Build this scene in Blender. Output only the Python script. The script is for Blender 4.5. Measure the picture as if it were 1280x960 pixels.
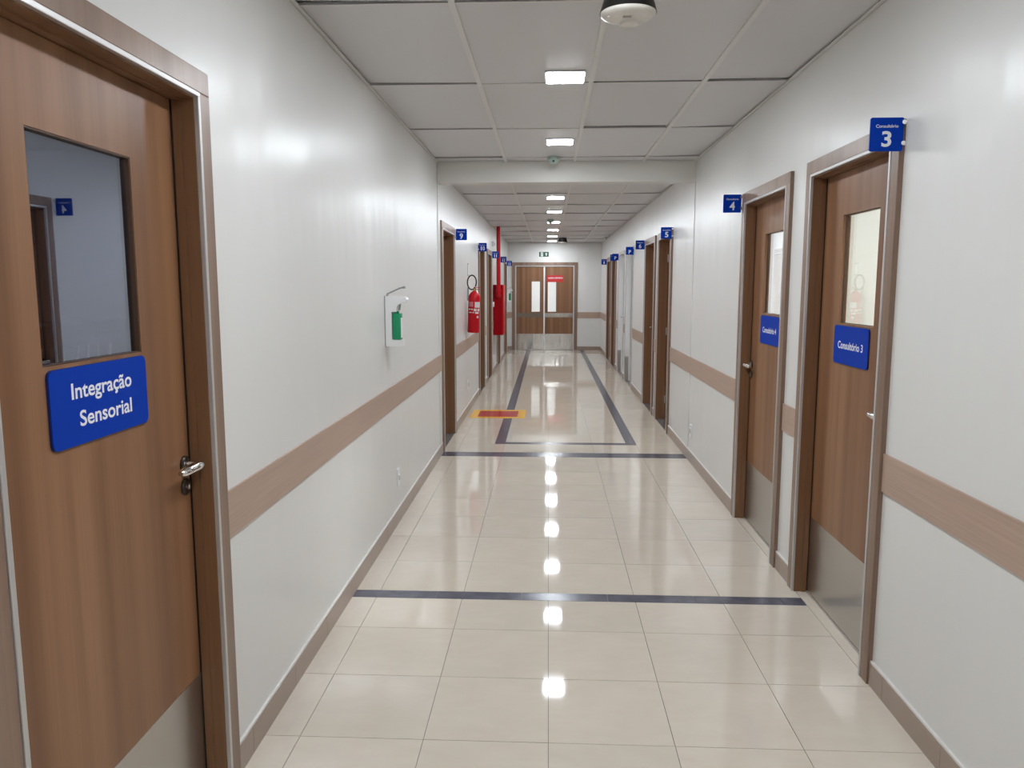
import bpy, bmesh, math, random
from mathutils import Matrix, Vector
random.seed(7)
for o in list(bpy.data.objects): bpy.data.objects.remove(o)
SC = bpy.context.scene
COL = SC.collection
R = math.radians

# ---------------------------------------------------------------- camera
cam_d = bpy.data.cameras.new('camera'); cam = bpy.data.objects.new('camera', cam_d); COL.objects.link(cam)
cam_d.sensor_width = 36.0; cam_d.lens = 36.0 * 957.1 / 1280.0; cam_d.clip_start = 0.02; cam_d.clip_end = 100
Fw = Vector((-0.04648977, 0.99083427, -0.12683118)); Rt = Vector((0.99890142, 0.04686103, -0.0000566)); Up = Rt.cross(Fw)
m = Matrix((Rt, Up, -Fw)).transposed().to_4x4(); m.translation = Vector((0, 0, 1.62))
cam.matrix_world = m
SC.camera = cam

# ---------------------------------------------------------------- world, exposure
w = bpy.data.worlds.new('world'); SC.world = w; w.use_nodes = True
w.node_tree.nodes['Background'].inputs[0].default_value = (0.5, 0.52, 0.55, 1)
w.node_tree.nodes['Background'].inputs[1].default_value = 0.02
SC.view_settings.view_transform = 'Standard'; SC.view_settings.look = 'None'
SC.view_settings.gamma = 1; SC.view_settings.use_curve_mapping = False
SC.view_settings.exposure = 1.1
LAMP = 62.0            # radiance of the ceiling LED panels
LAMP_COL = (0.95, 1.015, 1.085)

# ---------------------------------------------------------------- dimensions of the place
XL, XR, YE, YB = -1.03, 1.332, 19.55, -4.0
ZC, ZC2 = 2.747, 2.700           # ceiling before / beyond the beam
YBEAM, BEAM_T, ZBEAM = 7.19, 0.16, 2.562

# ---------------------------------------------------------------- materials
MATS = {}
def mat(name, col, rough=0.5, metal=0.0, spec=0.5, **kw):
    if name in MATS: return MATS[name]
    mt = bpy.data.materials.new(name); mt.use_nodes = True
    b = mt.node_tree.nodes['Principled BSDF']
    b.inputs['Base Color'].default_value = (*col, 1); b.inputs['Roughness'].default_value = rough
    b.inputs['Metallic'].default_value = metal; b.inputs['Specular IOR Level'].default_value = spec
    for k, v in kw.items(): b.inputs[k.replace('_', ' ')].default_value = v
    MATS[name] = mt
    return mt
def nodes(mt): return mt.node_tree.nodes, mt.node_tree.links, mt.node_tree.nodes['Principled BSDF']
def coords(mt, scale, which='Object'):
    n, l, b = nodes(mt)
    tc = n.new('ShaderNodeTexCoord'); mp = n.new('ShaderNodeMapping'); mp.inputs['Scale'].default_value = scale
    l.new(tc.outputs[which], mp.inputs['Vector']); return mp.outputs['Vector']
def noise(mt, vec, scale, detail=2.0, rough=0.5):
    n, l, b = nodes(mt); t = n.new('ShaderNodeTexNoise'); t.inputs['Scale'].default_value = scale
    t.inputs['Detail'].default_value = detail; t.inputs['Roughness'].default_value = rough
    l.new(vec, t.inputs['Vector']); return t.outputs['Fac']
def ramp(mt, fac, stops):
    n, l, b = nodes(mt); r = n.new('ShaderNodeValToRGB'); l.new(fac, r.inputs['Fac'])
    el = r.color_ramp.elements
    el[0].position, el[0].color = stops[0][0], (*stops[0][1], 1); el[1].position, el[1].color = stops[-1][0], (*stops[-1][1], 1)
    for p, c in stops[1:-1]:
        e = el.new(p); e.color = (*c, 1)
    return r.outputs['Color']
def bump(mt, fac, strength, dist):
    n, l, b = nodes(mt); bp = n.new('ShaderNodeBump'); bp.inputs['Strength'].default_value = strength
    bp.inputs['Distance'].default_value = dist; l.new(fac, bp.inputs['Height']); l.new(bp.outputs['Normal'], b.inputs['Normal'])
def mixc(mt, fac, a, c, mode='MIX'):
    n, l, b = nodes(mt); x = n.new('ShaderNodeMix'); x.data_type = 'RGBA'; x.blend_type = mode
    if isinstance(fac, float): x.inputs[0].default_value = fac
    else: l.new(fac, x.inputs[0])
    for s, v in ((6, a), (7, c)):
        if isinstance(v, tuple): x.inputs[s].default_value = (*v, 1)
        else: l.new(v, x.inputs[s])
    return x.outputs[2]

def wood(name, dark, mid, light, rough=0.38):
    mt = mat(name, mid, rough, 0, 0.45); n, l, b = nodes(mt)
    band = noise(mt, coords(mt, (9, 9, 0.06)), 1.0, 1.5, 0.5)
    fine = noise(mt, coords(mt, (120, 120, 1.6)), 1.0, 3.0, 0.6)
    c = ramp(mt, band, [(0.36, dark), (0.5, mid), (0.62, light)])
    f = ramp(mt, fine, [(0.35, (0.92, 0.92, 0.92)), (0.65, (1.03, 1.03, 1.03))])
    l.new(mixc(mt, 1.0, c, f, 'MULTIPLY'), b.inputs['Base Color'])
    bump(mt, fine, 0.06, 0.001)
    return mt
M_LEAF = wood('walnut laminate leaf', (0.185, 0.082, 0.036), (0.235, 0.112, 0.052), (0.285, 0.142, 0.070))
M_JAMB = wood('walnut laminate jamb', (0.165, 0.076, 0.034), (0.20, 0.096, 0.045), (0.235, 0.118, 0.058))
M_CASE_SHEEN = wood('walnut casing with painted sheen', (0.205, 0.128, 0.088), (0.24, 0.155, 0.110), (0.28, 0.185, 0.135), 0.33)  # same walnut, greyer and lighter to put glancing sheen into its colour

M_WALL = mat('semi gloss wall paint', (0.70, 0.69, 0.665), 0.29, 0, 0.33)
_n, _l, _b = nodes(M_WALL)
_a = noise(M_WALL, coords(M_WALL, (2.2, 2.2, 1.1)), 1.0, 2.0, 0.5)          # trowel waves
_s = noise(M_WALL, coords(M_WALL, (14, 14, 1.0)), 1.0, 2.0, 0.5)            # vertical roller streaks
_m = _n.new('ShaderNodeMath'); _m.operation = 'MULTIPLY_ADD'; _m.inputs[1].default_value = 0.075
_l.new(_s, _m.inputs[0]); _l.new(_a, _m.inputs[2]); bump(M_WALL, _m.outputs[0], 0.55, 0.024)
M_ROOM = mat('matt room paint', (0.78, 0.78, 0.76), 0.7)
M_PANEL = mat('ceiling panel vinyl', (0.60, 0.585, 0.585), 0.42, 0, 0.5)
bump(M_PANEL, noise(M_PANEL, coords(M_PANEL, (60, 60, 60)), 1.0, 3.0), 0.05, 0.002)
M_GRID = mat('ceiling grid enamel', (0.66, 0.645, 0.62), 0.4)
M_PLENUM = mat('plenum dark', (0.03, 0.03, 0.03), 0.9)
M_BEAM = mat('beam paint', (0.66, 0.64, 0.60), 0.4)

M_TILE = mat('polished porcelain tile', (0.62, 0.55, 0.485), 0.045, 0, 0.5)
n_, l_, b_ = nodes(M_TILE)
oi = n_.new('ShaderNodeObjectInfo')
vein = noise(M_TILE, coords(M_TILE, (2.2, 5, 1), 'Generated'), 1.0, 4.0, 0.6)
tc_ = ramp(M_TILE, vein, [(0.3, (0.595, 0.528, 0.440)), (0.7, (0.635, 0.568, 0.478))])
rv = ramp(M_TILE, oi.outputs['Random'], [(0.0, (0.965, 0.965, 0.965)), (1.0, (1.02, 1.015, 1.01))])
l_.new(mixc(M_TILE, 1.0, tc_, rv, 'MULTIPLY'), b_.inputs['Base Color'])
bump(M_TILE, noise(M_TILE, coords(M_TILE, (3, 3, 3)), 1.0, 1.0), 0.02, 0.008)
M_GROUT = mat('floor grout', (0.20, 0.175, 0.155), 0.8)
M_STRIP = mat('grey inlay tile', (0.105, 0.105, 0.135), 0.22, 0, 0.35)
n_, l_, b_ = nodes(M_STRIP)
l_.new(ramp(M_STRIP, noise(M_STRIP, coords(M_STRIP, (14, 14, 14)), 1.0, 4.0), [(0.3, (0.066, 0.068, 0.092)), (0.7, (0.100, 0.100, 0.128))]), b_.inputs['Base Color'])
M_GRANITE = mat('grey granite threshold', (0.13, 0.13, 0.13), 0.18)
n_, l_, b_ = nodes(M_GRANITE)
l_.new(ramp(M_GRANITE, noise(M_GRANITE, coords(M_GRANITE, (160, 160, 160)), 1.0, 3.0), [(0.35, (0.06, 0.06, 0.065)), (0.65, (0.22, 0.22, 0.22))]), b_.inputs['Base Color'])
M_BASE = mat('baseboard tile', (0.33, 0.25, 0.20), 0.28)
M_CAULK = mat('white caulk', (0.72, 0.70, 0.67), 0.5)
M_RAIL = mat('wall guard rail laminate', (0.325, 0.235, 0.180), 0.42)
n_, l_, b_ = nodes(M_RAIL)
gr = noise(M_RAIL, coords(M_RAIL, (2, 2, 160)), 1.0, 3.0)
l_.new(ramp(M_RAIL, gr, [(0.3, (0.385, 0.268, 0.205)), (0.7, (0.445, 0.318, 0.245))]), b_.inputs['Base Color'])

M_ALU = mat('anodised aluminium', (0.60, 0.585, 0.575), 0.42, 0.7)
M_STEEL = mat('brushed steel', (0.52, 0.50, 0.47), 0.30, 1.0)
bump(M_STEEL, noise(M_STEEL, coords(M_STEEL, (4, 4, 260)), 1.0, 2.0), 0.05, 0.001)
M_STEELP = mat('polished steel', (0.62, 0.60, 0.57), 0.10, 1.0)
bump(M_STEELP, noise(M_STEELP, coords(M_STEELP, (9, 9, 2.0)), 1.0, 1.0), 0.12, 0.02)
M_CHROME = mat('chrome', (0.80, 0.80, 0.80), 0.08, 1.0)
M_DARKM = mat('dark bronze metal', (0.07, 0.055, 0.045), 0.3, 0.8)
M_BLUE = mat('blue sign plastic', (0.000, 0.036, 0.35), 0.5, 0, 0.10)
M_BLUEE = mat('dark blue sign edge', (0.004, 0.014, 0.10), 0.4)
M_TEXT = mat('white lettering', (0.78, 0.79, 0.84), 0.5)
M_WHITE = mat('white plastic', (0.80, 0.80, 0.80), 0.32)
M_WDOOR = mat('white door laminate', (0.76, 0.76, 0.75), 0.3)
M_OFFW = mat('cream plastic', (0.70, 0.675, 0.62), 0.25)
M_BLACK = mat('black plastic', (0.008, 0.008, 0.008), 0.35)
M_RUBBER = mat('black rubber hose', (0.015, 0.015, 0.015), 0.5)
M_GREEN = mat('green gel bottle', (0.000, 0.27, 0.115), 0.18)
M_GREENS = mat('exit sign green', (0.004, 0.065, 0.030), 0.4)
M_GREY = mat('grey plastic', (0.30, 0.30, 0.30), 0.4)
M_PALEG = mat('pale green plastic', (0.33, 0.43, 0.38), 0.3)
M_RED = mat('red enamel', (0.50, 0.003, 0.010), 0.32, 0, 0.3)
M_REDDK = mat('deep red enamel', (0.31, 0.001, 0.006), 0.45, 0, 0.12)
M_REDS = mat('red sign plastic', (0.55, 0.028, 0.026), 0.4)
M_YEL = mat('yellow floor vinyl', (0.80, 0.42, 0.015), 0.25)
M_REDF = mat('red floor vinyl', (0.43, 0.035, 0.030), 0.25)
M_BRASS = mat('brass', (0.55, 0.36, 0.14), 0.25, 1.0)
M_FOAM = mat('dark blue foam', (0.02, 0.025, 0.07), 0.8)
M_STRIPE = mat('pale stripe', (0.75, 0.77, 0.85), 0.3)

def emitter(name, col, s):
    mt = bpy.data.materials.new(name); mt.use_nodes = True; n = mt.node_tree.nodes; n.remove(n['Principled BSDF'])
    e = n.new('ShaderNodeEmission'); e.inputs[0].default_value = (*col, 1); e.inputs[1].default_value = s
    mt.node_tree.links.new(e.outputs[0], n['Material Output'].inputs[0]); return mt
M_LED = emitter('LED diffuser', LAMP_COL, LAMP)
M_ROOMLED = emitter('room LED diffuser', (1.0, 1.0, 0.97), 25.0)
M_ROOMLED2 = emitter('room four LED diffuser', (0.97, 0.965, 1.06), 34.0)
M_DIMFILL = emitter('added dim fill emitter', (0.85, 0.92, 1.15), 1.6)  # added fill glow for the dark sensory room, no known lamp there
M_ENDLED = emitter('end room LED diffuser', (0.97, 0.96, 1.05), 24.0)

def glassmat(name, tint, refl, fac):
    mt = bpy.data.materials.new(name); mt.use_nodes = True; n = mt.node_tree.nodes; l = mt.node_tree.links; n.remove(n['Principled BSDF'])
    t = n.new('ShaderNodeBsdfTransparent'); t.inputs[0].default_value = (*tint, 1)
    g = n.new('ShaderNodeBsdfGlossy'); g.inputs[0].default_value = (*refl, 1); g.inputs['Roughness'].default_value = 0.0
    x = n.new('ShaderNodeMixShader')
    if fac is None:
        f = n.new('ShaderNodeLayerWeight'); f.inputs[0].default_value = 0.5
        pw = n.new('ShaderNodeMath'); pw.operation = 'POWER'; pw.inputs[1].default_value = 4.0; l.new(f.outputs['Facing'], pw.inputs[0])
        ma = n.new('ShaderNodeMath'); ma.operation = 'MULTIPLY_ADD'; ma.inputs[1].default_value = 0.9; ma.inputs[2].default_value = 0.05
        l.new(pw.outputs[0], ma.inputs[0]); l.new(ma.outputs[0], x.inputs[0])
    else: x.inputs[0].default_value = fac
    l.new(t.outputs[0], x.inputs[1]); l.new(g.outputs[0], x.inputs[2]); l.new(x.outputs[0], n['Material Output'].inputs[0])
    return mt
M_GLASS = glassmat('clear window glass', (0.93, 0.95, 0.93), (1, 1, 1), None)
M_FILM = glassmat('mirrored window film glass', (0.50, 0.51, 0.58), (0.78, 0.84, 1.0), 0.34)
M_WRAP = glassmat('clear plastic film', (0.86, 0.87, 0.92), (1, 1, 1), 0.10)

# ---------------------------------------------------------------- mesh helpers
class MB:
    """collects shapes (metres, local frame of the thing) and links them as ONE mesh object"""
    def __init__(s): s.bm = bmesh.new()
    def box(s, x0, x1, y0, y1, z0, z1, bev=0.0):
        b = s.bm if not bev else bmesh.new()
        v = [b.verts.new(c) for c in ((x0,y0,z0),(x1,y0,z0),(x1,y1,z0),(x0,y1,z0),(x0,y0,z1),(x1,y0,z1),(x1,y1,z1),(x0,y1,z1))]
        for f in ((3,2,1,0),(4,5,6,7),(0,1,5,4),(1,2,6,5),(2,3,7,6),(3,0,4,7)): b.faces.new([v[i] for i in f])
        if bev:
            bmesh.ops.bevel(b, geom=b.edges[:], offset=bev, segments=2, profile=0.6, affect='EDGES'); s._merge(b)
        return s
    def _merge(s, b):
        me = bpy.data.meshes.new('tmp'); b.to_mesh(me); b.free(); s.bm.from_mesh(me); bpy.data.meshes.remove(me)
    def rplate(s, x0, x1, z0, z1, y0, y1, r, seg=5):
        """rounded rectangle plate in x-z, thickness y0..y1"""
        pts = []
        for cx, cz, a0 in ((x1-r, z1-r, 0), (x0+r, z1-r, 90), (x0+r, z0+r, 180), (x1-r, z0+r, 270)):
            for k in range(seg+1):
                a = R(a0 + 90*k/seg); pts.append((cx + r*math.cos(a), cz + r*math.sin(a)))
        return s.prism(pts, y0, y1)
    def prism(s, pts, y0, y1):
        """polygon of (x,z) points extruded along y"""
        a = [s.bm.verts.new((x, y0, z)) for x, z in pts]; b = [s.bm.verts.new((x, y1, z)) for x, z in pts]
        n = len(pts); s.bm.faces.new(a); s.bm.faces.new(b[::-1])
        for i in range(n): s.bm.faces.new((a[(i+1) % n], a[i], b[i], b[(i+1) % n]))
        return s
    def lathe(s, prof, seg=24, o=(0,0,0), axis='z'):
        """prof = [(radius, height)]"""
        rings = []
        def P(r, h, a):
            c, d = r*math.cos(a), r*math.sin(a)
            p = {'z': (c, d, h), 'y': (c, h, d), 'x': (h, c, d)}[axis]
            return (p[0]+o[0], p[1]+o[1], p[2]+o[2])
        for r, h in prof:
            if r < 1e-5: rings.append([s.bm.verts.new(P(0, h, 0))])
            else: rings.append([s.bm.verts.new(P(r, h, 2*math.pi*k/seg)) for k in range(seg)])
        for A, B in zip(rings, rings[1:]):
            for k in range(seg):
                q = (k+1) % seg
                if len(A) == 1: s.bm.faces.new((A[0], B[k], B[q]))
                elif len(B) == 1: s.bm.faces.new((A[k], A[q], B[0]))
                else: s.bm.faces.new((A[k], A[q], B[q], B[k]))
        for r0 in (rings[0], rings[-1]):
            if len(r0) > 2: s.bm.faces.new(r0)
        return s
    def tube(s, pts, rad, seg=10, closed=False):
        pts = [Vector(p) for p in pts]; n = len(pts); rings = []; prev = None
        for i, p in enumerate(pts):
            if closed: t = (pts[(i+1) % n] - pts[i-1]).normalized()
            else: t = (pts[min(i+1, n-1)] - pts[max(i-1, 0)]).normalized()
            if prev is None:
                u = t.cross(Vector((0, 0, 1)))
                if u.length < 1e-3: u = t.cross(Vector((1, 0, 0)))
            else: u = prev - t*prev.dot(t)
            u.normalize(); prev = u; v = t.cross(u)
            rr = rad[i] if isinstance(rad, (list, tuple)) else rad
            rings.append([s.bm.verts.new(p + (u*math.cos(2*math.pi*k/seg) + v*math.sin(2*math.pi*k/seg))*rr) for k in range(seg)])
        pairs = list(zip(rings, rings[1:])) + ([(rings[-1], rings[0])] if closed else [])
        for A, B in pairs:
            for k in range(seg): s.bm.faces.new((A[k], A[(k+1) % seg], B[(k+1) % seg], B[k]))
        if not closed: s.bm.faces.new(rings[0]); s.bm.faces.new(rings[-1])
        return s
    def build(s, name, material, parent=None, loc=(0,0,0), smooth=False, rot=None):
        bmesh.ops.recalc_face_normals(s.bm, faces=s.bm.faces[:])
        me = bpy.data.meshes.new(name); s.bm.to_mesh(me); s.bm.free(); me.materials.append(material)
        if smooth:
            for p in me.polygons: p.use_smooth = True
            me.set_sharp_from_angle(angle=R(38))
        o = bpy.data.objects.new(name, me); COL.objects.link(o); o.parent = parent; o.location = loc
        if rot: o.rotation_euler = rot
        return o
def text_obj(body, height, width, material, parent, loc, name='lettering', bold=0.0):
    """flat letters in the x-z plane facing -y; fitted to width, cap height = height; loc = centre"""
    cu = bpy.data.curves.new('tmp', 'FONT'); cu.body = body; cu.align_x = 'CENTER'; cu.size = 1.0
    cu.offset = bold; cu.resolution_u = 4; cu.fill_mode = 'FRONT'
    t = bpy.data.objects.new('tmp', cu); COL.objects.link(t)
    dg = bpy.context.evaluated_depsgraph_get(); dg.update()
    me = bpy.data.meshes.new_from_object(t.evaluated_get(dg))
    bpy.data.objects.remove(t); bpy.data.curves.remove(cu)
    xs = [v.co.x for v in me.vertices]; ys = [v.co.y for v in me.vertices]
    cx = (min(xs)+max(xs))/2; sx = width/(max(xs)-min(xs)); sy = height/0.70
    for v in me.vertices:
        x, y = v.co.x, v.co.y; v.co = ((x-cx)*sx, 0.0, (y-0.35)*sy)
    me.materials.clear(); me.materials.append(material)
    o = bpy.data.objects.new(name, me); COL.objects.link(o); o.parent = parent; o.location = loc
    return o
def tag(o, label, cat, group=None, kind=None):
    o['label'] = label; o['category'] = cat
    if group: o['group'] = group
    if kind: o['kind'] = kind
    return o
def thing(name, label, cat, loc=(0,0,0), rotz=0.0, group=None, kind=None):
    o = bpy.data.objects.new(name, None); COL.objects.link(o); o.empty_display_size = 0.1
    o.location = loc; o.rotation_euler = (0, 0, rotz)
    return tag(o, label, cat, group, kind)
def copy_tree(o, parent=None):
    c = o.copy(); COL.objects.link(c); c.parent = parent
    for ch in list(o.children): copy_tree(ch, c)
    return c
# A thing on a wall uses a local frame: x = to the right of somebody facing the wall, y = into the wall, z = up
def wall_frame(side, u, z=0.0, off=0.0):
    if side == 'left': return dict(loc=(XL+off, u, z), rotz=R(90))
    if side == 'right': return dict(loc=(XR-off, u, z), rotz=R(-90))
    return dict(loc=(u, YE-off, z), rotz=0.0)

# ---------------------------------------------------------------- doors: layout
DW, CW = 1.05, 0.065             # casing outer width, casing board width
LEFT = [('glass', 1.795), ('plain', 7.87), ('plain', 11.86), ('plain', 13.43), ('plain', 15.87), ('plain', 18.43)]
RIGHT = [('glass', 3.55), ('glass', 4.86), ('plain', 8.90), ('plain', 10.17), ('white', 12.70), ('white', 14.08), ('plain', 15.70), ('plain', 17.01)]
OPEN_HALF, OPEN_TOP = DW/2 - 0.030, 2.21
END_C, END_W = -0.09, 1.66       # double door in the end wall
def openings(lst): return sorted((c-OPEN_HALF, c+OPEN_HALF) for _, c in lst)
def gaps(lst, half, y0=YB, y1=YE):
    out = []; y = y0
    for c in sorted(c for _, c in lst):
        out.append((y, c-half)); y = c+half
    out.append((y, y1)); return out

# ---------------------------------------------------------------- structure
WT = 0.15
def side_wall(name, lst, x0, x1, label):
    mb = MB()
    for a, b in gaps(lst, OPEN_HALF): mb.box(x0, x1, a, b, 0, 2.95)
    for a, b in openings(lst): mb.box(x0, x1, a, b, OPEN_TOP, 2.95)
    return tag(mb.build(name, M_WALL), label, 'wall', kind='structure')
side_wall('wall_left', LEFT, XL-WT, XL, 'off-white glossy painted wall with the hand sanitizer and extinguisher')
side_wall('wall_right', RIGHT, XR, XR+WT, 'off-white glossy painted wall with consulting room doors 3 to 8')
mb = MB(); ea, eb = END_C-END_W/2+0.03, END_C+END_W/2-0.03
mb.box(XL-WT, ea, YE, YE+WT, 0, 2.95); mb.box(eb, XR+WT, YE, YE+WT, 0, 2.95); mb.box(ea, eb, YE, YE+WT, 2.185, 2.95)
tag(mb.build('wall_end', M_WALL), 'off-white end wall around the wooden double door', 'wall', kind='structure')
tag(MB().box(XL-WT, XR+WT, YB-WT, YB, 0, 2.95).build('wall_rear', M_WALL), 'off-white wall closing the corridor opposite the double door', 'wall', kind='structure')
tag(MB().box(XL, XR, YBEAM, YBEAM+BEAM_T, ZBEAM, 2.95, 0.004).build('trim_1', M_BEAM), 'off-white painted ceiling beam crossing the corridor', 'beam', kind='structure')
for nm, x0, x1, lb_ in (('trim_5', XL, XL+0.006, 'number nine door'), ('trim_6', XR-0.006, XR, 'door with sign five')):
    tag(MB().box(x0, x1, YBEAM, YBEAM+0.145, 0.104, ZBEAM, 0.002).build(nm, M_WALL), 'shallow painted pilaster below the beam beside the ' + lb_, 'pilaster', kind='structure')
# ---- floor
floor = tag(MB().box(XL-0.16, XR+0.16, YB-0.1, YE+0.16, -0.10, -0.004).build('floor', M_GROUT), 'polished beige porcelain tile floor with grey inlay strips', 'floor', kind='structure')
G = 0.0013
TMESH = {}
def flat_piece(name, x0, x1, y0, y1, material, parent, z1=0.0, z0=-0.006):
    k = (name, round(x1-x0, 3), round(y1-y0, 3))
    if k not in TMESH:
        hx, hy = (x1-x0)/2 - G, (y1-y0)/2 - G
        b = MB().box(-hx, hx, -hy, hy, z0, z1).build(name, material, parent); TMESH[k] = b.data; o = b
    else:
        o = bpy.data.objects.new(name, TMESH[k]); COL.objects.link(o); o.parent = parent
    o.location = ((x0+x1)/2, (y0+y1)/2, random.uniform(-0.0003, 0.0003)); return o
xs_all = [XL, -0.89, -0.44, 0.01, 0.46, 0.91, XR]
T = 0.449
S1, S2, S3 = (3.806, 3.903), (7.175, 7.372), (7.765, 7.868)
LXA, LXB = (-0.541, -0.435), (0.813, 0.917)
rows = []; y = 3.005 - 6*T
tag_rows = []
while y < S1[0]-0.05:
    rows.append((y, min(y+T, S1[0]))); y += T
y = S1[1]
while y < S2[0]-0.05:
    rows.append((y, min(y+T, S2[0]))); y += T
for a, b in rows:
    for x0, x1 in zip(xs_all, xs_all[1:]): flat_piece('floor_tile', x0, x1, a, b, M_TILE, floor)
def strip_row(s, x0, x1, step=0.45):
    xs = [x0]
    while xs[-1] + step < x1 - 0.05: xs.append(xs[-1]+step)
    xs.append(x1)
    for a, b in zip(xs, xs[1:]): flat_piece('inlay_strip', a, b, s[0], s[1], M_STRIP, floor)
strip_row(S1, XL, XR); strip_row(S2, XL, XR); strip_row(S3, LXA[0], LXB[1])
# tiles between the second strip and the loop's front strip, then beside and inside the loop
for x0, x1 in zip(xs_all, xs_all[1:]): flat_piece('floor_tile', x0, x1, S2[1], S3[0], M_TILE, floor)
cols_out = [(XL, -0.89), (-0.89, LXA[0]), (LXB[1], XR)]
cols_in = [(LXA[1], 0.01), (0.01, 0.46), (0.46, LXB[0])]
for x0, x1 in cols_out: flat_piece('floor_tile', x0, x1, S3[0], S3[1], M_TILE, floor)
y = S3[1]; ycut = 18.0
while y < YE-0.02:
    b = min(y+T, YE)
    if y < ycut:
        for x0, x1 in cols_out + cols_in: flat_piece('floor_tile', x0, x1, y, b, M_TILE, floor)
        for s in (LXA, LXB): flat_piece('inlay_strip', s[0], s[1], y, b, M_STRIP, floor)
    else:
        for x0, x1 in ((XL, LXA[0]), (LXA[1], LXB[0]), (LXB[1], XR)): flat_piece('floor_tile', x0, x1, y, b, M_TILE, floor)
        for s in (LXA, LXB): flat_piece('inlay_strip', s[0], s[1], y, b, M_STRIP, floor)
    y = b
flat_piece('floor_tile', XL, XR, YB, 3.005-6*T, M_TILE, floor)
# ---- ceiling: plenum slab, panels and grid bars
ceil = tag(MB().box(XL-WT, XR+WT, YB-WT, YE+WT, 2.95, 3.05).build('ceiling', M_PLENUM), 'grey suspended ceiling of rectangular panels in a white grid', 'ceiling', kind='structure')
CX = [XL, -0.393, 0.232, 0.857, XR]
def ceiling_run(z, ys):
    for a, b in zip(ys, ys[1:]):
        for x0, x1 in zip(CX, CX[1:]):
            mb = MB(); j = [random.choice((0.001, 0.004, 0.010, 0.016)) for _ in range(2)]
            e = 0.004; t = 0.012
            lift = [random.uniform(0, 0.003) for _ in range(2)] + [random.choice((0.001, 0.003, 0.007, 0.012)) for _ in range(2)]
            P = [(x0+e, a+0.006), (x1-e, a+0.006), (x1-e, b-0.004-j[0]), (x0+e, b-0.004-j[1])]
            lo = [mb.bm.verts.new((px, py, z+0.001+lf)) for (px, py), lf in zip(P, lift)]
            hi = [mb.bm.verts.new((px, py, z+0.001+t+lf)) for (px, py), lf in zip(P, lift)]
            mb.bm.faces.new(lo); mb.bm.faces.new(hi[::-1])
            for i in range(4): mb.bm.faces.new((lo[i], lo[(i+1) % 4], hi[(i+1) % 4], hi[i]))
            mb.build('ceiling_panel', M_PANEL, ceil)
        for x0, x1 in zip(CX, CX[1:]):
            MB().box(x0+0.004, x1-0.004, b-0.003, b+0.009, z-0.001, z+0.002).build('cross_bar', M_GRID, ceil)
    for x in CX[1:-1]: MB().box(x-0.0125, x+0.0125, ys[0], ys[-1], z-0.006, z+0.03).build('main_bar', M_GRID, ceil)
    MB().box(XL, XL+0.020, ys[0], ys[-1], z-0.005, z-0.001).box(XL, XL+0.002, ys[0], ys[-1], z-0.005, z+0.02).build('wall_angle', M_GRID, ceil)
    MB().box(XR-0.020, XR, ys[0], ys[-1], z-0.005, z-0.001).box(XR-0.002, XR, ys[0], ys[-1], z-0.005, z+0.02).build('wall_angle', M_GRID, ceil)
ceiling_run(ZC, [YB] + [4.476+1.25*k for k in range(-6, 2)] + [6.976, YBEAM])
ceiling_run(ZC2, [YBEAM+BEAM_T] + [8.04+1.25*k for k in range(0, 10)] + [YE])
# ---- baseboards and guard rails
def wall_strips(side, lst, base_name, base_label, rail_name, rail_label):
    sgn, x = (1, XL) if side == 'left' else (-1, XR)
    bb = thing(base_name, base_label, 'baseboard', (x, 0, 0), kind='structure')
    rl = thing(rail_name, rail_label, 'wall rail', (x, 0, 0), kind='structure')
    def bx(mb, d0, d1, *a): return mb.box(min(sgn*d0, sgn*d1), max(sgn*d0, sgn*d1), *a)
    for a, b in gaps(lst, DW/2):
        if b-a < 0.02: continue
        bx(MB(), -0.002, 0.008, a, b, 0.812, 0.965).build('rail_strip', M_RAIL, rl)
        bx(MB(), -0.002, 0.009, a, b, 0.095, 0.103).build('caulk_line', M_CAULK, bb)
        y = a; 
        while y < b-0.01:
            e = min(b, (math.floor((y+0.02-0.20)/0.45)+1)*0.45+0.20)
            if e-y < 0.02: e = min(b, e+0.45)
            bx(MB(), -0.001, 0.012, y+0.0012, e-0.0012, 0.0, 0.095).build('baseboard_tile', M_BASE, bb); y = e
wall_strips('left', LEFT, 'baseboard_left', 'brown tile baseboard along the wall with the hand sanitizer', 'trim_2', 'brown guard rail on the wall with the hand sanitizer')
wall_strips('right', RIGHT, 'baseboard_right', 'brown tile baseboard along the wall with doors 3 to 8', 'trim_3', 'brown guard rail on the wall with doors 3 to 8')
be = thing('baseboard_end', 'brown tile baseboard beside the wooden double door', 'baseboard', (0, YE, 0), kind='structure')
re_ = thing('trim_4', 'brown guard rail beside the wooden double door', 'wall rail', (0, YE, 0), kind='structure')
for a, b in ((XL+0.012, END_C-END_W/2), (END_C+END_W/2, 1.0), (1.0, XR-0.012)):
    MB().box(a+0.001, b-0.001, -0.012, 0, 0, 0.095).build('baseboard_tile', M_BASE, be)
for a, b in ((XL+0.008, END_C-END_W/2), (END_C+END_W/2, XR-0.008)):
    MB().box(a, b, -0.008, 0, 0.812, 0.965).build('rail_strip', M_RAIL, re_)

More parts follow.
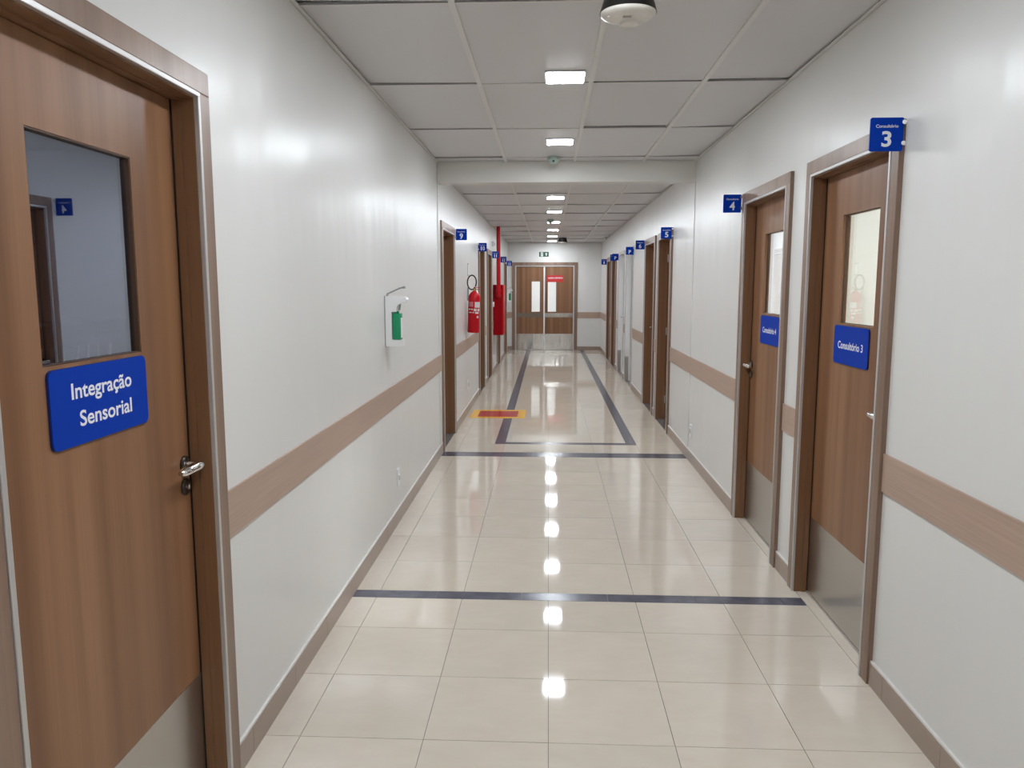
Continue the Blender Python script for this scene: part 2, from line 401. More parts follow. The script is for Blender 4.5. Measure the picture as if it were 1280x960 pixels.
# ---------------------------------------------------------------- doors
def lever(parent, x, z, ydoor, toward):
    """lever handle with rose and lock; toward = +1/-1 direction of the grip along x"""
    h = MB().lathe([(0.0, 0.0), (0.026, 0.0), (0.026, -0.006), (0.022, -0.010), (0.0, -0.010)], 24, (x, ydoor, z), 'y').build('handle', M_DARKM, parent, smooth=True)
    MB().lathe([(0.010, -0.008), (0.009, -0.050), (0.0, -0.052)], 16, (x, ydoor, z), 'y').build('neck', M_CHROME, h, smooth=True)
    n = 9; L = 0.115
    pts = [(x - toward*0.012 + toward*L*i/(n-1), ydoor-0.050+0.010*(i/(n-1))**2, z - 0.004*(i/(n-1))) for i in range(n)]
    rad = [0.0090, 0.0145, 0.0155, 0.0150, 0.0145, 0.0142, 0.0140, 0.0130, 0.0080]
    MB().tube(pts, rad, 14).build('grip', M_CHROME, h, smooth=True)
    k = MB().lathe([(0.0, 0.0), (0.026, 0.0), (0.026, -0.005), (0.021, -0.009), (0.0, -0.009)], 24, (x, ydoor, z-0.068), 'y').build('lock_rose', M_DARKM, parent, smooth=True)
    MB().lathe([(0.0, -0.008), (0.009, -0.008), (0.009, -0.013), (0.0, -0.013)], 16, (x, ydoor, z-0.068), 'y').box(x-0.0015, x+0.0015, ydoor-0.0137, ydoor-0.012, z-0.074, z-0.062).build('lock_cylinder', M_CHROME, k)
def frame_parts(d, cas, jam, depth, halfw=DW/2, top=2.24, cw=CW, strip=True):
    p = 0.020
    for s in (-1, 1):
        a, b = sorted((s*halfw, s*(halfw-cw)))
        MB().box(a, b, -p, 0.012, 0.0, top-cw, 0.0025).build('casing', cas, d)
    MB().box(-halfw, halfw, -p, 0.012, top-cw, top, 0.0025).build('casing', cas, d)
    i = halfw-cw
    if strip:
        sw = 0.015
        st = MB()
        for s in (-1, 1):
            a, b = sorted((s*(i-0.001), s*(i-sw))); st.box(a, b, -p-0.003, -p+0.012, 0.0, top-cw+0.001-sw, 0.002)
        st.box(-i+0.001, i-0.001, -p-0.003, -p+0.012, top-cw-sw, top-cw-0.001, 0.002)
        st.build('edge_strip', M_ALU, d)
        i -= sw
    jb = i - 0.004
    for s in (-1, 1):
        a, b = sorted((s*jb, s*(halfw-0.03)))
        MB().box(a, b, 0.000-p+0.010, depth+0.055, 0.0, top-cw-0.02).build('jamb', jam, d)
        a, b = sorted((s*(jb-0.005), s*(jb+0.001)))
        MB().box(a, b, depth-0.030, depth-0.006, 0.0, top-cw-0.024).build('jamb_stop', jam, d)
    tj = top-cw-0.02
    MB().box(-halfw+0.03, halfw-0.03, 0.000-p+0.010, depth+0.055, tj, top-0.03).build('jamb', jam, d)
    MB().box(-jb, jb, depth-0.030, depth-0.006, tj-0.005, tj+0.001).build('jamb_stop', jam, d)
    return jb, tj
NDOOR = [0]
def door(side, u, kind, label, hand=1, film=False, hinges=False, lever_on=True):
    NDOOR[0] += 1
    d = thing('door_%d' % NDOOR[0], label, 'door', kind='structure', **wall_frame(side, u))
    if kind == 'glass':
        D = 0.058
        jb, tj = frame_parts(d, M_CASE_SHEEN, M_JAMB, D)
        h = jb-0.003; top = tj-0.004; bt = 0.008; T_ = 0.036
        wx, wz0, wz1 = 0.203, 1.445, 1.952
        lf = MB().box(-h, -wx, D, D+T_, bt, top).box(wx, h, D, D+T_, bt, top).box(-wx, wx, D, D+T_, bt, wz0).box(-wx, wx, D, D+T_, wz1, top).build('leaf', M_LEAF, d)
        gd = 0.014 if film else 0.026
        g = MB().box(-wx, wx, D+gd, D+gd+0.006, wz0, wz1).build('window_pane', M_FILM if film else M_GLASS, lf)
        bd = MB()
        for x0, x1, z0, z1 in ((-wx, -wx+0.004, wz0, wz1), (wx-0.004, wx, wz0, wz1), (-wx, wx, wz0, wz0+0.003), (-wx, wx, wz1-0.004, wz1)):
            bd.box(x0, x1, D+(0.002 if film else 0.015), D+gd, z0, z1)
        bd.build('glazing_bead', mat('glazing bead with painted shade', (0.075, 0.036, 0.018), 0.5), lf)  # the bead's dark brown also paints in the shade of the window reveal
        MB().box(-h+0.002, h-0.002, D-0.0015, D, bt+0.006, 0.412).build('kick_plate', M_STEEL, lf)
        lever(lf, hand*(h-0.035), 1.09, D, -hand)
        MB().box(-jb, jb, D-0.004, D+0.040, -0.002, 0.007).build('threshold', M_ALU, d)
        MB().box(-jb, jb, 0.001, D-0.0045, -0.006, 0.0).build('threshold_tile', M_TILE, d)
        if True:
            sl = MB()
            for s in (-1, 1):
                a, b = sorted((s*(h+0.0002), s*(h-0.003))); sl.box(a, b, D-0.003, D, bt, top)
            sl.build('edge_seal', M_BLACK, lf)
    elif kind == 'plain':
        D = 0.105
        jb, tj = frame_parts(d, M_CASE_SHEEN, M_JAMB, D)
        h = jb-0.002; top = tj-0.003
        lf = MB().box(-h, h, D, D+0.036, 0.008, top).build('leaf', M_LEAF, d)
        MB().box(-h+0.002, h-0.002, D-0.0015, D, 0.012, 0.41).build('kick_plate', M_STEEL, lf)
        if lever_on: lever(lf, hand*(h-0.045), 1.07, D, -hand)
        MB().box(-OPEN_HALF+0.03, OPEN_HALF-0.03, -0.004, D+0.05, -0.003, 0.004).build('threshold', M_GRANITE, d)
        if hinges:
            for z in (0.25, 1.08, 1.95):
                MB().box(-hand*jb-0.004, -hand*jb+0.003, D-0.028, D-0.002, z-0.045, z+0.045).lathe([(0.006, z-0.045), (0.006, z+0.045)], 10, (-hand*(jb-0.006), D-0.008, 0)).build('hinge', M_ALU, d)
    else:
        D = 0.085
        jb, tj = frame_parts(d, M_ALU, M_WDOOR, D, cw=0.030, strip=False)
        for q in (-1, 1):
            a_, b_ = sorted((q*(jb-0.0015), q*(jb+0.001))); MB().box(a_, b_, -0.008, D-0.032, 0.002, 0.42).build('jamb_guard', M_STEEL, d)
        h = jb-0.003; top = tj-0.003
        lf = MB().box(-h, h, D, D+0.036, 0.008, top, 0.002).build('leaf', M_WDOOR, d)
        MB().box(-h+0.004, h-0.004, D-0.0015, D+0.001, 0.02, 0.42).build('kick_plate', M_STEEL, lf)
        ed = MB()
        for s in (-1, 1):
            a, b = sorted((s*(h+0.001), s*(h-0.022))); ed.box(a, b, D-0.002, D+0.002, 0.42, top)
        ed.build('edge_guard', mat('brown door edge', (0.16, 0.10, 0.075), 0.4), lf)
        lever(lf, hand*(h-0.06), 1.05, D, -hand)
    return d
door('left', 1.795, 'glass', 'wooden door with dark mirrored window and Integração Sensorial plate', 1, film=True)
door('right', 3.55, 'glass', 'wooden door with bright window and Consultório 3 plate', 1)
door('right', 4.86, 'glass', 'wooden door with bright window and Consultório 4 plate', -1)
door('left', 7.87, 'plain', 'wooden door with blue number 9 sign beside the extinguisher', -1, hinges=False)
door('left', 11.86, 'plain', 'recessed wooden door under the blue number 10 sign', 1)
door('left', 13.43, 'plain', 'recessed wooden door under the blue number 11 sign', -1)
door('left', 15.87, 'plain', 'recessed wooden door behind the red fire hose cabinet, number 12 sign', 1)
door('left', 18.43, 'plain', 'recessed wooden door with number 13 sign by the double door', -1)
door('right', 8.90, 'plain', 'recessed wooden door under the blue number 5 sign', 1, hinges=True, lever_on=False)
door('right', 10.17, 'plain', 'recessed wooden door beside the blue number 6 sign', -1)
door('right', 12.70, 'white', 'white door with metal frame and steel kick plate next to door 6', 1)
door('right', 14.08, 'white', 'white door with metal frame and steel kick plate next to door 7', -1)
door('right', 15.70, 'plain', 'recessed wooden door under the blue number 7 sign', 1)
door('right', 17.01, 'plain', 'recessed wooden door beside the blue number 8 sign', -1)

# double door in the end wall
NDOOR[0] += 1
dd = thing('door_%d' % NDOOR[0], 'wooden double door with narrow windows and steel kick plates', 'double door', kind='structure', **wall_frame('end', END_C))
hw, top, cw = END_W/2, 2.215, 0.080
for s in (-1, 1):
    a, b = sorted((s*hw, s*(hw-cw))); MB().box(a, b, -0.02, 0.01, 0, top-cw, 0.003).build('casing', M_CASE_SHEEN, dd)
MB().box(-hw, hw, -0.02, 0.01, top-cw, top, 0.003).build('casing', M_CASE_SHEEN, dd)
ii = hw-cw
for s in (-1, 1):
    a, b = sorted((s*ii, s*(ii-0.030))); MB().box(a, b, -0.024, 0.06, 0, top-cw, 0.002).build('metal_frame', M_ALU, dd)
MB().box(-ii+0.03, ii-0.03, -0.012, 0.06, top-cw-0.026, top-cw).build('metal_frame', M_ALU, dd)
MB().box(-ii+0.03, -ii+0.065, 0.056, 0.09, 0, top-cw).box(ii-0.065, ii-0.03, 0.056, 0.09, 0, top-cw).box(-ii+0.03, ii-0.03, 0.056, 0.09, top-cw-0.06, top-cw).box(-ii+0.05, ii-0.05, 0.0, 0.09, -0.003, 0.007).build('stop', M_ALU, dd)
li = ii-0.032; mid = -0.010
def end_leaf(x0, x1, wx0, wx1, bar):
    D, T_ = 0.015, 0.04; z1 = top-cw-0.030; wz0, wz1 = 0.975, 1.735
    lf = MB().box(x0, wx0, D, D+T_, 0.008, z1).box(wx1, x1, D, D+T_, 0.008, z1).box(wx0, wx1, D, D+T_, 0.008, wz0).box(wx0, wx1, D, D+T_, wz1, z1).build('leaf', M_LEAF, dd)
    MB().box(wx0, wx1, D+0.015, D+0.021, wz0, wz1).build('window_pane', M_GLASS, lf)
    MB().box(x0+0.003, x1-0.003, D-0.002, D, 0.012, 0.413).build('kick_plate', M_STEELP, lf)
    MB().box(x0+0.003, x1-0.003, D-0.003, D, 0.835, 0.940).build('push_plate', bar, lf)
end_leaf(-li, mid-0.016, -0.328, -0.120, mat('dull steel plate', (0.20, 0.165, 0.135), 0.35, 0.7))
end_leaf(mid+0.016, li, 0.080, 0.290, M_STEELP)
MB().box(mid-0.019, mid+0.019, -0.006, 0.02, 0.008, top-cw-0.030, 0.003).build('meeting_strip', M_WHITE, dd)

# ---------------------------------------------------------------- rooms seen through the door windows
def room(name, x0, x1, y0, y1, label, lamp_label, m_led, lamp, zc=2.6):
    mb = MB(); t = 0.05
    mb.box(x0-t, x1+t, y0-t, y1+t, -0.05, -0.001).box(x0-t, x1+t, y0-t, y1+t, zc, zc+t)
    for s in lamp[2]:
        if s == 'x1': mb.box(x1, x1+t, y0, y1, -0.001, zc)
        if s == 'x0': mb.box(x0-t, x0, y0, y1, -0.001, zc)
        if s == 'y0': mb.box(x0-t, x1+t, y0-t, y0, -0.001, zc)
        if s == 'y1': mb.box(x0-t, x1+t, y1, y1+t, -0.001, zc)
    tag(mb.build(name, M_ROOM), label, 'room walls', kind='structure')
    if m_led:
        lt = thing('ceiling_light', lamp_label, 'ceiling light', (lamp[0], lamp[1], zc))
        MB().box(-0.31, 0.31, -0.31, 0.31, -0.014, -0.0005, 0.003).build('frame', M_WHITE, lt)
        MB().box(-0.28, 0.28, -0.28, 0.28, -0.016, -0.0135).build('diffuser', m_led, lt)
room('wall_consulting_room_three', XR+WT, 4.6, 2.5, 4.18, 'bright white room behind the Consultório 3 door', 'square LED ceiling light in the room behind the door with sign three', M_ROOMLED, (2.9, 3.4, ('x1', 'y0', 'y1')))
room('wall_consulting_room_four', XR+WT, 4.6, 4.28, 7.0, 'bright white room behind the Consultório 4 door', 'square LED ceiling light in the room behind the door with sign four', M_ROOMLED2, (2.9, 5.6, ('x1', 'y0', 'y1')))
room('wall_sensory_room', -4.4, XL-WT, 0.2, 5.6, 'dark room behind the Integração Sensorial door', 'added dim fill panel in the room behind the Integração Sensorial door', M_DIMFILL, (-2.4, 2.6, ('x0', 'y0', 'y1')))  # its dim panel is added to brighten the wrapped cushions
room('wall_lobby', -1.3, 1.5, YE+WT, YE+3.2, 'bright white lobby behind the wooden double door', 'square LED ceiling light in the lobby behind the double door', M_ENDLED, (0, YE+1.6, ('x0', 'x1', 'y1')))
# plastic-wrapped striped cushions stacked behind the Integração Sensorial window
wf = thing('wrapped_cushions', 'plastic-wrapped dark cushions behind the Integração Sensorial window', 'cushions', (-1.62, 2.45, 0))
for k in range(4): MB().box(-0.27, 0.27, -0.55, 0.55, 0.364*k+0.002, 0.364*k+0.360, 0.03).build('cushion', M_FOAM, wf, smooth=True)
for k in range(7):
    y0 = -0.50 + 0.055*k
    MB().box(0.2705, 0.274, -0.006, 0.006, -0.085, 0.085).build('stripe', M_STRIPE, wf, (0, y0, 1.372), rot=(R(-14 + 5*(k % 3)), 0, 0))
mb = MB(); NX, NY = 26, 40; gv = []
for i in range(NX+1):
    row = []
    for j in range(NY+1):
        x = -0.30+0.60*i/NX; y = -0.58+1.16*j/NY
        z = 1.474+0.020*math.sin(9*x+14*y)*math.sin(17*y-5*x)+random.uniform(-0.012, 0.014)
        if i == NX: z -= 0.03
        row.append(mb.bm.verts.new((x, y, z)))
    gv.append(row)
for i in range(NX):
    for j in range(NY): mb.bm.faces.new((gv[i][j], gv[i+1][j], gv[i+1][j+1], gv[i][j+1]))
mb.build('plastic_wrap', M_WRAP, wf)

# ---------------------------------------------------------------- ceiling lights
def make_light():
    lt = thing('ceiling_light', '', 'ceiling light')
    MB().box(-0.110, 0.110, -0.118, 0.118, -0.006, 0.0, 0.002).build('frame', M_WHITE, lt)
    MB().rplate(-0.100, 0.100, -0.108, 0.108, -0.0075, -0.0055, 0.012).build('diffuser', M_LED, lt, rot=(R(90), 0, 0))
    return lt
l0 = make_light()
NEAR = [-3.1, -1.24, 0.62, 2.48, 4.34, 6.22]; FAR = [7.83, 9.66, 11.42, 13.28, 15.12, 17.0, 18.83]
LNAMES = ['near the rear wall of the corridor', 'second from the rear wall of the corridor', 'level with the Integração Sensorial door casing', 'between the Integração Sensorial door and the large black-based detector', 'next after the large black-based detector', 'beside the pale green sensor at the beam'] + ['%s past the beam towards the double door' % k for k in ('first', 'second', 'third', 'fourth', 'fifth', 'sixth', 'last')]
for i, yy in enumerate(NEAR+FAR):
    o = l0 if i == 0 else copy_tree(l0)
    near = yy < YBEAM
    o.location = (0.085, yy, (ZC if near else ZC2) - 0.0005)
    o['label'] = 'small square LED ceiling light ' + LNAMES[i]
    o['group'] = 'small LED corridor lights' if near else 'small LED corridor lights'

# ---------------------------------------------------------------- door plates
def plate(side, u, z0, z1, w_, lines, label, depth=0.058):
    fr = wall_frame(side, u, 0, 0)
    o = thing('door_plate', label, 'door sign', **fr)
    y1 = -0.0002+depth; y0 = y1-0.006
    MB().rplate(-w_/2, w_/2, z0, z1, y0+0.0005, y1, 0.018).build('backing', M_BLUEE, o)
    MB().rplate(-w_/2+0.001, w_/2-0.001, z0+0.001, z1-0.001, y0-0.0008, y0+0.0006, 0.018).build('panel', M_BLUE, o)
    for t, hh, ww, dx, dz in lines: text_obj(t, hh, ww, M_TEXT, o, (dx, y0-0.0014, (z0+z1)/2+dz), bold=0.018)
plate('left', 1.800, 1.255, 1.437, 0.405, [('Integração', 0.036, 0.252, 0.000, 0.036), ('Sensorial', 0.036, 0.222, 0.010, -0.030)], 'blue door plate reading Integração Sensorial in white')
plate('right', 3.572, 1.256, 1.436, 0.400, [('Consultório 3', 0.034, 0.290, 0.0, 0.0)], 'blue Consultório plate on the door beside the blade sign three')
plate('right', 4.865, 1.254, 1.434, 0.405, [('Consultório 4', 0.034, 0.290, 0.0, 0.0)], 'blue Consultório plate on the door beside the blade sign four')

# ---------------------------------------------------------------- blade signs standing out from the walls
WORDS = dict(zip(('3','4','5','6','7','8','9','10','11','12','13','P'), 'three four five six seven eight nine ten eleven twelve thirteen P'.split()))
def blade(side, y, num, head='Consultório', dz=0.0, label=None):
    inner = XL if side == 'left' else XR
    s = 1 if side == 'left' else -1
    o = thing('wall_sign', label or 'square blue wall sign with the white number %s' % WORDS[num], 'wall sign', (inner + s*0.0725, y, 2.182+dz))
    W = 0.122
    MB().rplate(-W/2, W/2, -0.061, 0.061, -0.003, 0.003, 0.007).build('panel', M_BLUE, o)
    if head: text_obj(head, 0.0115, 0.082, M_TEXT, o, (0, -0.0036, 0.030), bold=0.012)
    w_ = 0.036 if len(num) == 1 else 0.054
    if num == '1': w_ = 0.02
    for q, ch in enumerate(num):
        dx = 0 if len(num) == 1 else (-0.018, 0.018)[q]
        text_obj(ch, 0.054, 0.036 if len(num) == 1 else (0.016 if ch == '1' else 0.030), M_TEXT, o, (dx, -0.0036, -0.016), 'digit' if num != 'P' else 'letter', bold=0.024)
    for zz in (0.043, -0.033):
        c = MB().lathe([(0.0, -0.012), (0.008, -0.012), (0.009, -0.010), (0.009, 0.010), (0.008, 0.012), (0.0, 0.012)], 18, (-s*0.059, 0, zz), 'y')
        a, b = sorted((-s*0.0735, -s*0.060)); c.box(a, b, -0.007, 0.007, zz-0.007, zz+0.007)
        c.build('clip', M_CHROME, o, smooth=True)
blade('right', 3.02, '3'); blade('right', 5.44, '4'); blade('right', 8.38, '5'); blade('right', 10.76, '6')
blade('right', 12.10, 'P', None, -0.02, 'square blue sign with a letter P above the white door next to sign six')
blade('right', 14.66, 'P', None, -0.02, 'square blue sign with a letter P above the white door next to sign seven')
blade('right', 15.12, '7', dz=-0.015); blade('right', 17.60, '8', dz=-0.02)
blade('left', 8.52, '9'); blade('left', 11.27, '10'); blade('left', 14.02, '11'); blade('left', 16.55, '12'); blade('left', 19.08, '13', dz=-0.008)

# ---------------------------------------------------------------- end wall signs
es = thing('exit_sign', 'green exit sign with white pictogram above the double door', 'exit sign', (-0.112, YE, 2.413))
MB().rplate(-0.121, 0.121, -0.060, 0.060, -0.004, 0.0, 0.004).build('panel', M_GREENS, es)
pic = MB().box(-0.078, -0.022, -0.0052, -0.004, -0.050, 0.050)
pic.build('doorway_pictogram', mat('exit white', (0.72, 0.76, 0.73), 0.5), es)
mn = MB().lathe([(0.0, -0.0060), (0.009, -0.0060), (0.009, -0.0052), (0.0, -0.0052)], 14, (-0.044, 0, 0.034), 'y')
for a, b in (((-0.046, 0.024), (-0.054, -0.006)), ((-0.054, -0.006), (-0.036, -0.022)), ((-0.036, -0.022), (-0.042, -0.044)), ((-0.054, -0.006), (-0.066, -0.040)), ((-0.047, 0.018), (-0.030, 0.004)), ((-0.047, 0.018), (-0.066, 0.010))):
    mn.tube([(a[0], -0.0056, a[1]), (b[0], -0.0056, b[1])], 0.0035, 6)
mn.build('running_figure', M_GREENS, es)
MB().prism([(0.058, 0.040), (0.030, 0.004), (0.048, 0.004), (0.048, -0.036), (0.068, -0.036), (0.068, 0.004), (0.086, 0.004)], -0.0052, -0.004).build('arrow', MATS['exit white'], es)
rs = thing('door_sign', 'red sign with a line of white lettering on the double door', 'door sign', (0.178, YE+0.0148, 1.805))
MB().rplate(-0.205, 0.205, -0.085, 0.085, -0.003, 0.0, 0.006).build('panel', M_REDS, rs)
text_obj('ACESSO RESTRITO', 0.030, 0.37, M_TEXT, rs, (0, -0.0036, 0.018), bold=0.03)

# ---------------------------------------------------------------- hand sanitizer dispensers
def dispenser(y, zb, label):
    o = thing('sanitizer_dispenser', label, 'dispenser', (XL, y, zb), group=None)
    hw = 0.042
    body = MB().box(0.0, 0.006, -hw-0.002, hw+0.002, 0.0, 0.318, 0.002)
    body.build('back_plate', M_GREY, o)
    # side profile (x,z) of the white housing, extruded across y
    prof = [(0.006, 0.0), (0.112, 0.0), (0.112, 0.040), (0.045, 0.042), (0.045, 0.218), (0.074, 0.218), (0.079, 0.250), (0.092, 0.266),
            (0.140, 0.280), (0.142, 0.296), (0.134, 0.308), (0.118, 0.312), (0.006, 0.316)]
    MB().prism(prof, -hw, hw).build('housing', M_WHITE, o)
    MB().tube([(0.095, 0, 0.280), (0.090, 0, 0.245), (0.088, 0, 0.228)], 0.006, 10).build('nozzle', M_GREY, o, smooth=True)
    b = MB().box(0.047, 0.100, -0.036, 0.036, 0.041, 0.208, 0.008).lathe([(0.016, 0.206), (0.016, 0.222), (0.0, 0.222)], 18, (0.070, 0, 0))
    bt = b.build('bottle', M_GREEN, o, smooth=True)
    MB().box(0.0995, 0.1015, -0.024, 0.024, 0.052, 0.180, 0.0008).build('bottle_label', M_WHITE, bt)
    for s in (-1, 1):
        MB().tube([(0.010, s*0.020, 0.316), (0.014, s*0.020, 0.330), (0.075, s*0.020, 0.358), (0.124, s*0.020, 0.376)], 0.0032, 8).build('lever_arm', M_GREY, o, smooth=True)
    MB().box(0.090, 0.128, -0.022, 0.022, 0.364, 0.370).build('elbow_pad', M_GREY, o, rot=None)
dispenser(4.84, 1.241, 'white hand sanitizer dispenser with green bottle before door 9')
dispenser(19.28, 1.225, 'white hand sanitizer dispenser with green bottle beside the double door')

# ---------------------------------------------------------------- outlets
def outlet(side, u, z, label):
    o = thing('power_outlet', label, 'outlet', **wall_frame(side, u, z))
    MB().rplate(-0.037, 0.037, -0.060, 0.060, -0.009, 0.0, 0.006).build('cover_plate', M_WHITE, o)
    MB().rplate(-0.024, 0.024, -0.022, 0.022, -0.012, -0.008, 0.010).build('socket', M_OFFW, o)
    h = MB()
    for dx in (-0.0095, 0, 0.0095): h.lathe([(0.0, -0.0125), (0.0024, -0.0125), (0.0024, -0.011), (0.0, -0.011)], 8, (dx, 0, 0), 'y')
    h.build('socket_hole', M_BLACK, o)
outlet('left', 5.12, 0.315, 'white power outlet below the hand sanitizer dispenser')
outlet('right', 7.06, 0.286, 'white power outlet low on the wall between doors 4 and 5')
outlet('left', 9.75, 0.36, 'white power outlet below the fire extinguisher')

# ---------------------------------------------------------------- fire extinguisher
fx = thing('fire_extinguisher', 'red fire extinguisher with black hose hung between doors 9 and 10', 'fire extinguisher', (XL+0.092, 9.62, 1.04))
fx.rotation_euler = (0, R(2.0), 0)
r_ = 0.076
MB().lathe([(0.0, 0.0), (r_-0.006, 0.0), (r_, 0.010), (r_, 0.430), (r_-0.006, 0.462), (r_-0.026, 0.495), (0.030, 0.512), (0.022, 0.520), (0.0, 0.520)], 32).build('cylinder', M_RED, fx, smooth=True)
MB().lathe([(0.018, 0.515), (0.018, 0.545), (0.014, 0.560), (0.0, 0.560)], 18).build('valve', M_BRASS, fx, smooth=True)
MB().box(-0.012, 0.075, -0.011, 0.011, 0.562, 0.570, 0.002).box(-0.012, 0.065, -0.010, 0.010, 0.538, 0.545, 0.002).build('squeeze_handle', M_RED, fx)
MB().lathe([(0.0, -0.030), (0.013, -0.030), (0.013, -0.016), (0.0, -0.016)], 14, (0, 0, 0.540), 'y').build('gauge', M_BRASS, fx, smooth=True)
hp = []
for k in range(29):
    a = R(-50 - 345*k/28); hp.append((-0.034+0.056*math.cos(a), -0.020-0.020*k/28, 0.625+0.088*math.sin(a)))
MB().tube([(0.0, -0.004, 0.545)] + hp, 0.0085, 10).build('hose', M_RUBBER, fx, smooth=True)
def wrap(r, a0, a1, z0, z1, n=10):
    mb = MB(); A = []; B = []
    for k in range(n+1):
        a = R(a0+(a1-a0)*k/n); A.append(mb.bm.verts.new((r*math.cos(a), r*math.sin(a), z0))); B.append(mb.bm.verts.new((r*math.cos(a), r*math.sin(a), z1)))
    for k in range(n): mb.bm.faces.new((A[k], A[k+1], B[k+1], B[k]))
    return mb
lb = mat('extinguisher label', (0.66, 0.62, 0.62), 0.4)
wrap(r_+0.0008, -80, -20, 0.315, 0.385).build('label', lb, fx)
wrap(r_+0.0008, -150, -95, 0.325, 0.385).build('label', mat('extinguisher label pink', (0.52, 0.16, 0.17), 0.4), fx)
for a0, a1, z0, z1 in ((-145, -118, .285, .300), (-112, -96, .285, .300), (-88, -60, .270, .302), (-52, -25, .270, .302), (-140, -108, .248, .259), (-100, -84, .248, .259), (-74, -36, .238, .262), (-58, -36, .185, .213)):
    wrap(r_+0.0008, a0, a1, z0, z1, 5).build('label', lb, fx)
MB().box(-0.092, -0.072, -0.025, 0.025, 0.40, 0.56).build('wall_bracket', M_GREY, fx)
ep = thing('extinguisher_plaque', 'small upright wall plaque above the fire extinguisher', 'sign', **wall_frame('left', 9.90, 1.83))
MB().rplate(-0.06, 0.06, -0.080, 0.080, -0.004, 0, 0.004).build('plate', M_GREY, ep)
MB().rplate(-0.05, 0.05, -0.065, 0.065, -0.0052, -0.004, 0.004).build('panel', M_WHITE, ep)
fm = thing('floor_marking', 'yellow and red rectangular floor marking below the fire extinguisher', 'floor marking', (-0.625, 9.635, 0.0005))
MB().box(-0.345, 0.345, -0.315, 0.315, 0.0, 0.0012).build('yellow_border', M_YEL, fm)
MB().box(-0.250, 0.250, -0.222, 0.222, 0.0012, 0.0018).build('red_field', M_REDF, fm)

# ---------------------------------------------------------------- fire hose cabinet and standpipe
hc = thing('fire_hose_cabinet', 'red wall-mounted fire hose cabinet between doors 11 and 12', 'cabinet', (XL+0.001, 14.36, 0.705))
MB().box(0.0, 0.175, 0.0, 0.66, 0.0, 0.94, 0.004).build('body', M_REDDK, hc)
MB().box(0.1755, 0.196, 0.006, 0.654, 0.006, 0.934, 0.005).build('door', M_RED, hc)
MB().box(0.196, 0.208, 0.56, 0.60, 0.45, 0.53, 0.003).build('latch', M_CHROME, hc)
sp = thing('standpipe', 'red vertical fire pipe from the ceiling into the fire hose cabinet', 'pipe', (XL+0.112, 14.26, 1.50))
MB().lathe([(0.036, 0.0), (0.036, ZC2-1.50)], 20).build('riser', M_RED, sp, smooth=True)
MB().tube([(0, 0, 0.05), (0, 0, 0.0), (0, 0.008, -0.030), (0, 0.030, -0.052), (0, 0.060, -0.058), (0, 0.098, -0.058)], 0.043, 18).build('elbow', M_RED, sp, smooth=True)
MB().lathe([(0.046, 0.02), (0.046, 0.06)], 20).build('coupling', M_RED, sp, smooth=True)
ab = thing('alarm_button', 'small white alarm box on the wall beside the fire hose cabinet', 'alarm box', **wall_frame('left', 14.12, 1.288))
MB().box(-0.045, 0.045, -0.040, 0.0, -0.045, 0.045, 0.006).build('housing', M_WHITE, ab, smooth=True)
MB().lathe([(0.0, -0.046), (0.018, -0.046), (0.020, -0.039), (0.0, -0.039)], 16, (0, 0, 0), 'y').build('button', M_REDS, ab, smooth=True)
rg = thing('alarm_sounder', 'small round white sounder on the wall above the number 11 sign', 'alarm', **wall_frame('left', 14.10, 2.38))
MB().lathe([(0.0, -0.052), (0.020, -0.052), (0.040, -0.045), (0.046, -0.030), (0.046, 0.0), (0.0, 0.0)], 20, (0, 0, 0), 'y').build('housing', M_WHITE, rg, smooth=True)
MB().lathe([(0.0, -0.058), (0.026, -0.056), (0.028, -0.050), (0.0, -0.050)], 18, (0, 0, 0), 'y').build('grille', M_GREY, rg, smooth=True)

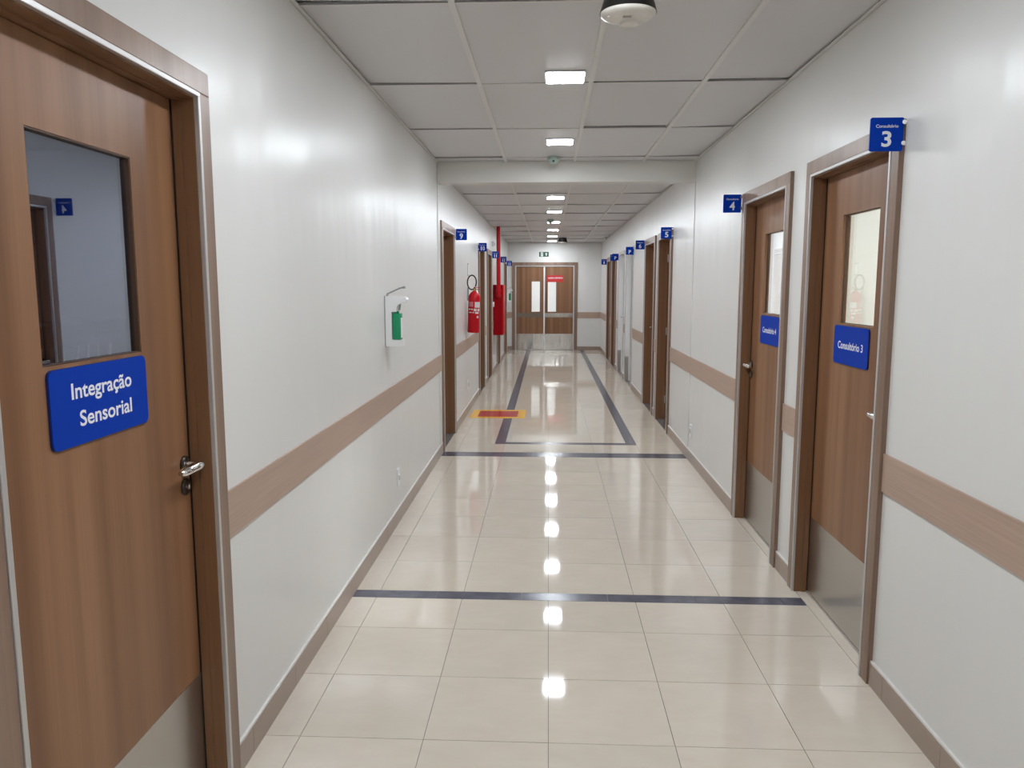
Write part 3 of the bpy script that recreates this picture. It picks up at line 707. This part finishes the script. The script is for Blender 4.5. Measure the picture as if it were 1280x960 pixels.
# ---------------------------------------------------------------- ceiling devices
def round_detector(x, y, z, label):
    o = thing('smoke_detector', label, 'detector', (x, y, z))
    MB().lathe([(0.0, 0.0), (0.088, 0.0), (0.088, -0.020), (0.094, -0.050), (0.108, -0.096), (0.0, -0.096)], 36).build('base', M_BLACK, o, smooth=True)
    MB().lathe([(0.0, -0.0955), (0.106, -0.0955), (0.105, -0.100), (0.098, -0.107), (0.080, -0.112), (0.0, -0.115)], 36).build('cover', M_OFFW, o, smooth=True)
    MB().lathe([(0.0, -0.112), (0.036, -0.112), (0.034, -0.124), (0.022, -0.129), (0.0, -0.130)], 24, (0.01, 0.045, 0)).build('sensor_cap', M_OFFW, o, smooth=True)
    MB().box(-0.022, 0.010, -0.030, -0.012, -0.1162, -0.112).build('tag', M_GREY, o)
    for dx, dy in ((-0.075, -0.02), (0.072, 0.01), (0.0, 0.085)):
        MB().lathe([(0.0, -0.108), (0.006, -0.108), (0.005, -0.115), (0.0, -0.116)], 10, (dx, dy, 0)).build('indicator', M_WHITE, o, smooth=True)
round_detector(0.297, 3.075, ZC-0.006, 'large white detector on a black base on the ceiling near door 3')
round_detector(0.32, 17.55, ZC2-0.006, 'white detector on a black base on the ceiling near the double door')
def box_detector(x, y, z, label):
    o = thing('motion_sensor', label, 'sensor', (x, y, z))
    MB().lathe([(0.0, 0.0), (0.056, 0.0), (0.058, -0.022), (0.050, -0.034), (0.036, -0.052), (0.018, -0.060), (0.0, -0.061)], 24).build('housing', M_PALEG, o, smooth=True)
    MB().lathe([(0.0, 0.0), (0.010, 0.0), (0.010, -0.010), (0.0, -0.012)], 14, (0, -0.040, -0.040), 'y').build('lens', M_BLACK, o, smooth=True)
    for s in (-1, 1): MB().box(s*0.036-0.010, s*0.036+0.010, -0.056, -0.030, -0.026, -0.012, 0.003).build('vent', M_GREY, o)
box_detector(0.040, 6.95, ZC, 'small pale green ceiling sensor in front of the beam')
box_detector(0.030, 12.75, ZC2, 'small pale green ceiling sensor between the beam and the double door')
cc = thing('security_camera', 'small white camera at the ceiling corner above door 8', 'camera', (XR-0.07, 17.2, ZC2-0.004))
MB().lathe([(0.0, 0.0), (0.045, 0.0), (0.045, -0.014), (0.0, -0.014)], 18).build('base', M_WHITE, cc, smooth=True)
MB().lathe([(0.0, -0.05), (0.024, -0.05), (0.026, -0.044), (0.026, 0.05), (0.0, 0.05)], 18, (0, 0, -0.040), 'y').build('body', M_WHITE, cc, smooth=True)
MB().lathe([(0.0, -0.054), (0.010, -0.053), (0.010, -0.049), (0.0, -0.049)], 16, (0, 0, -0.040), 'y').build('lens', M_BLACK, cc, smooth=True)
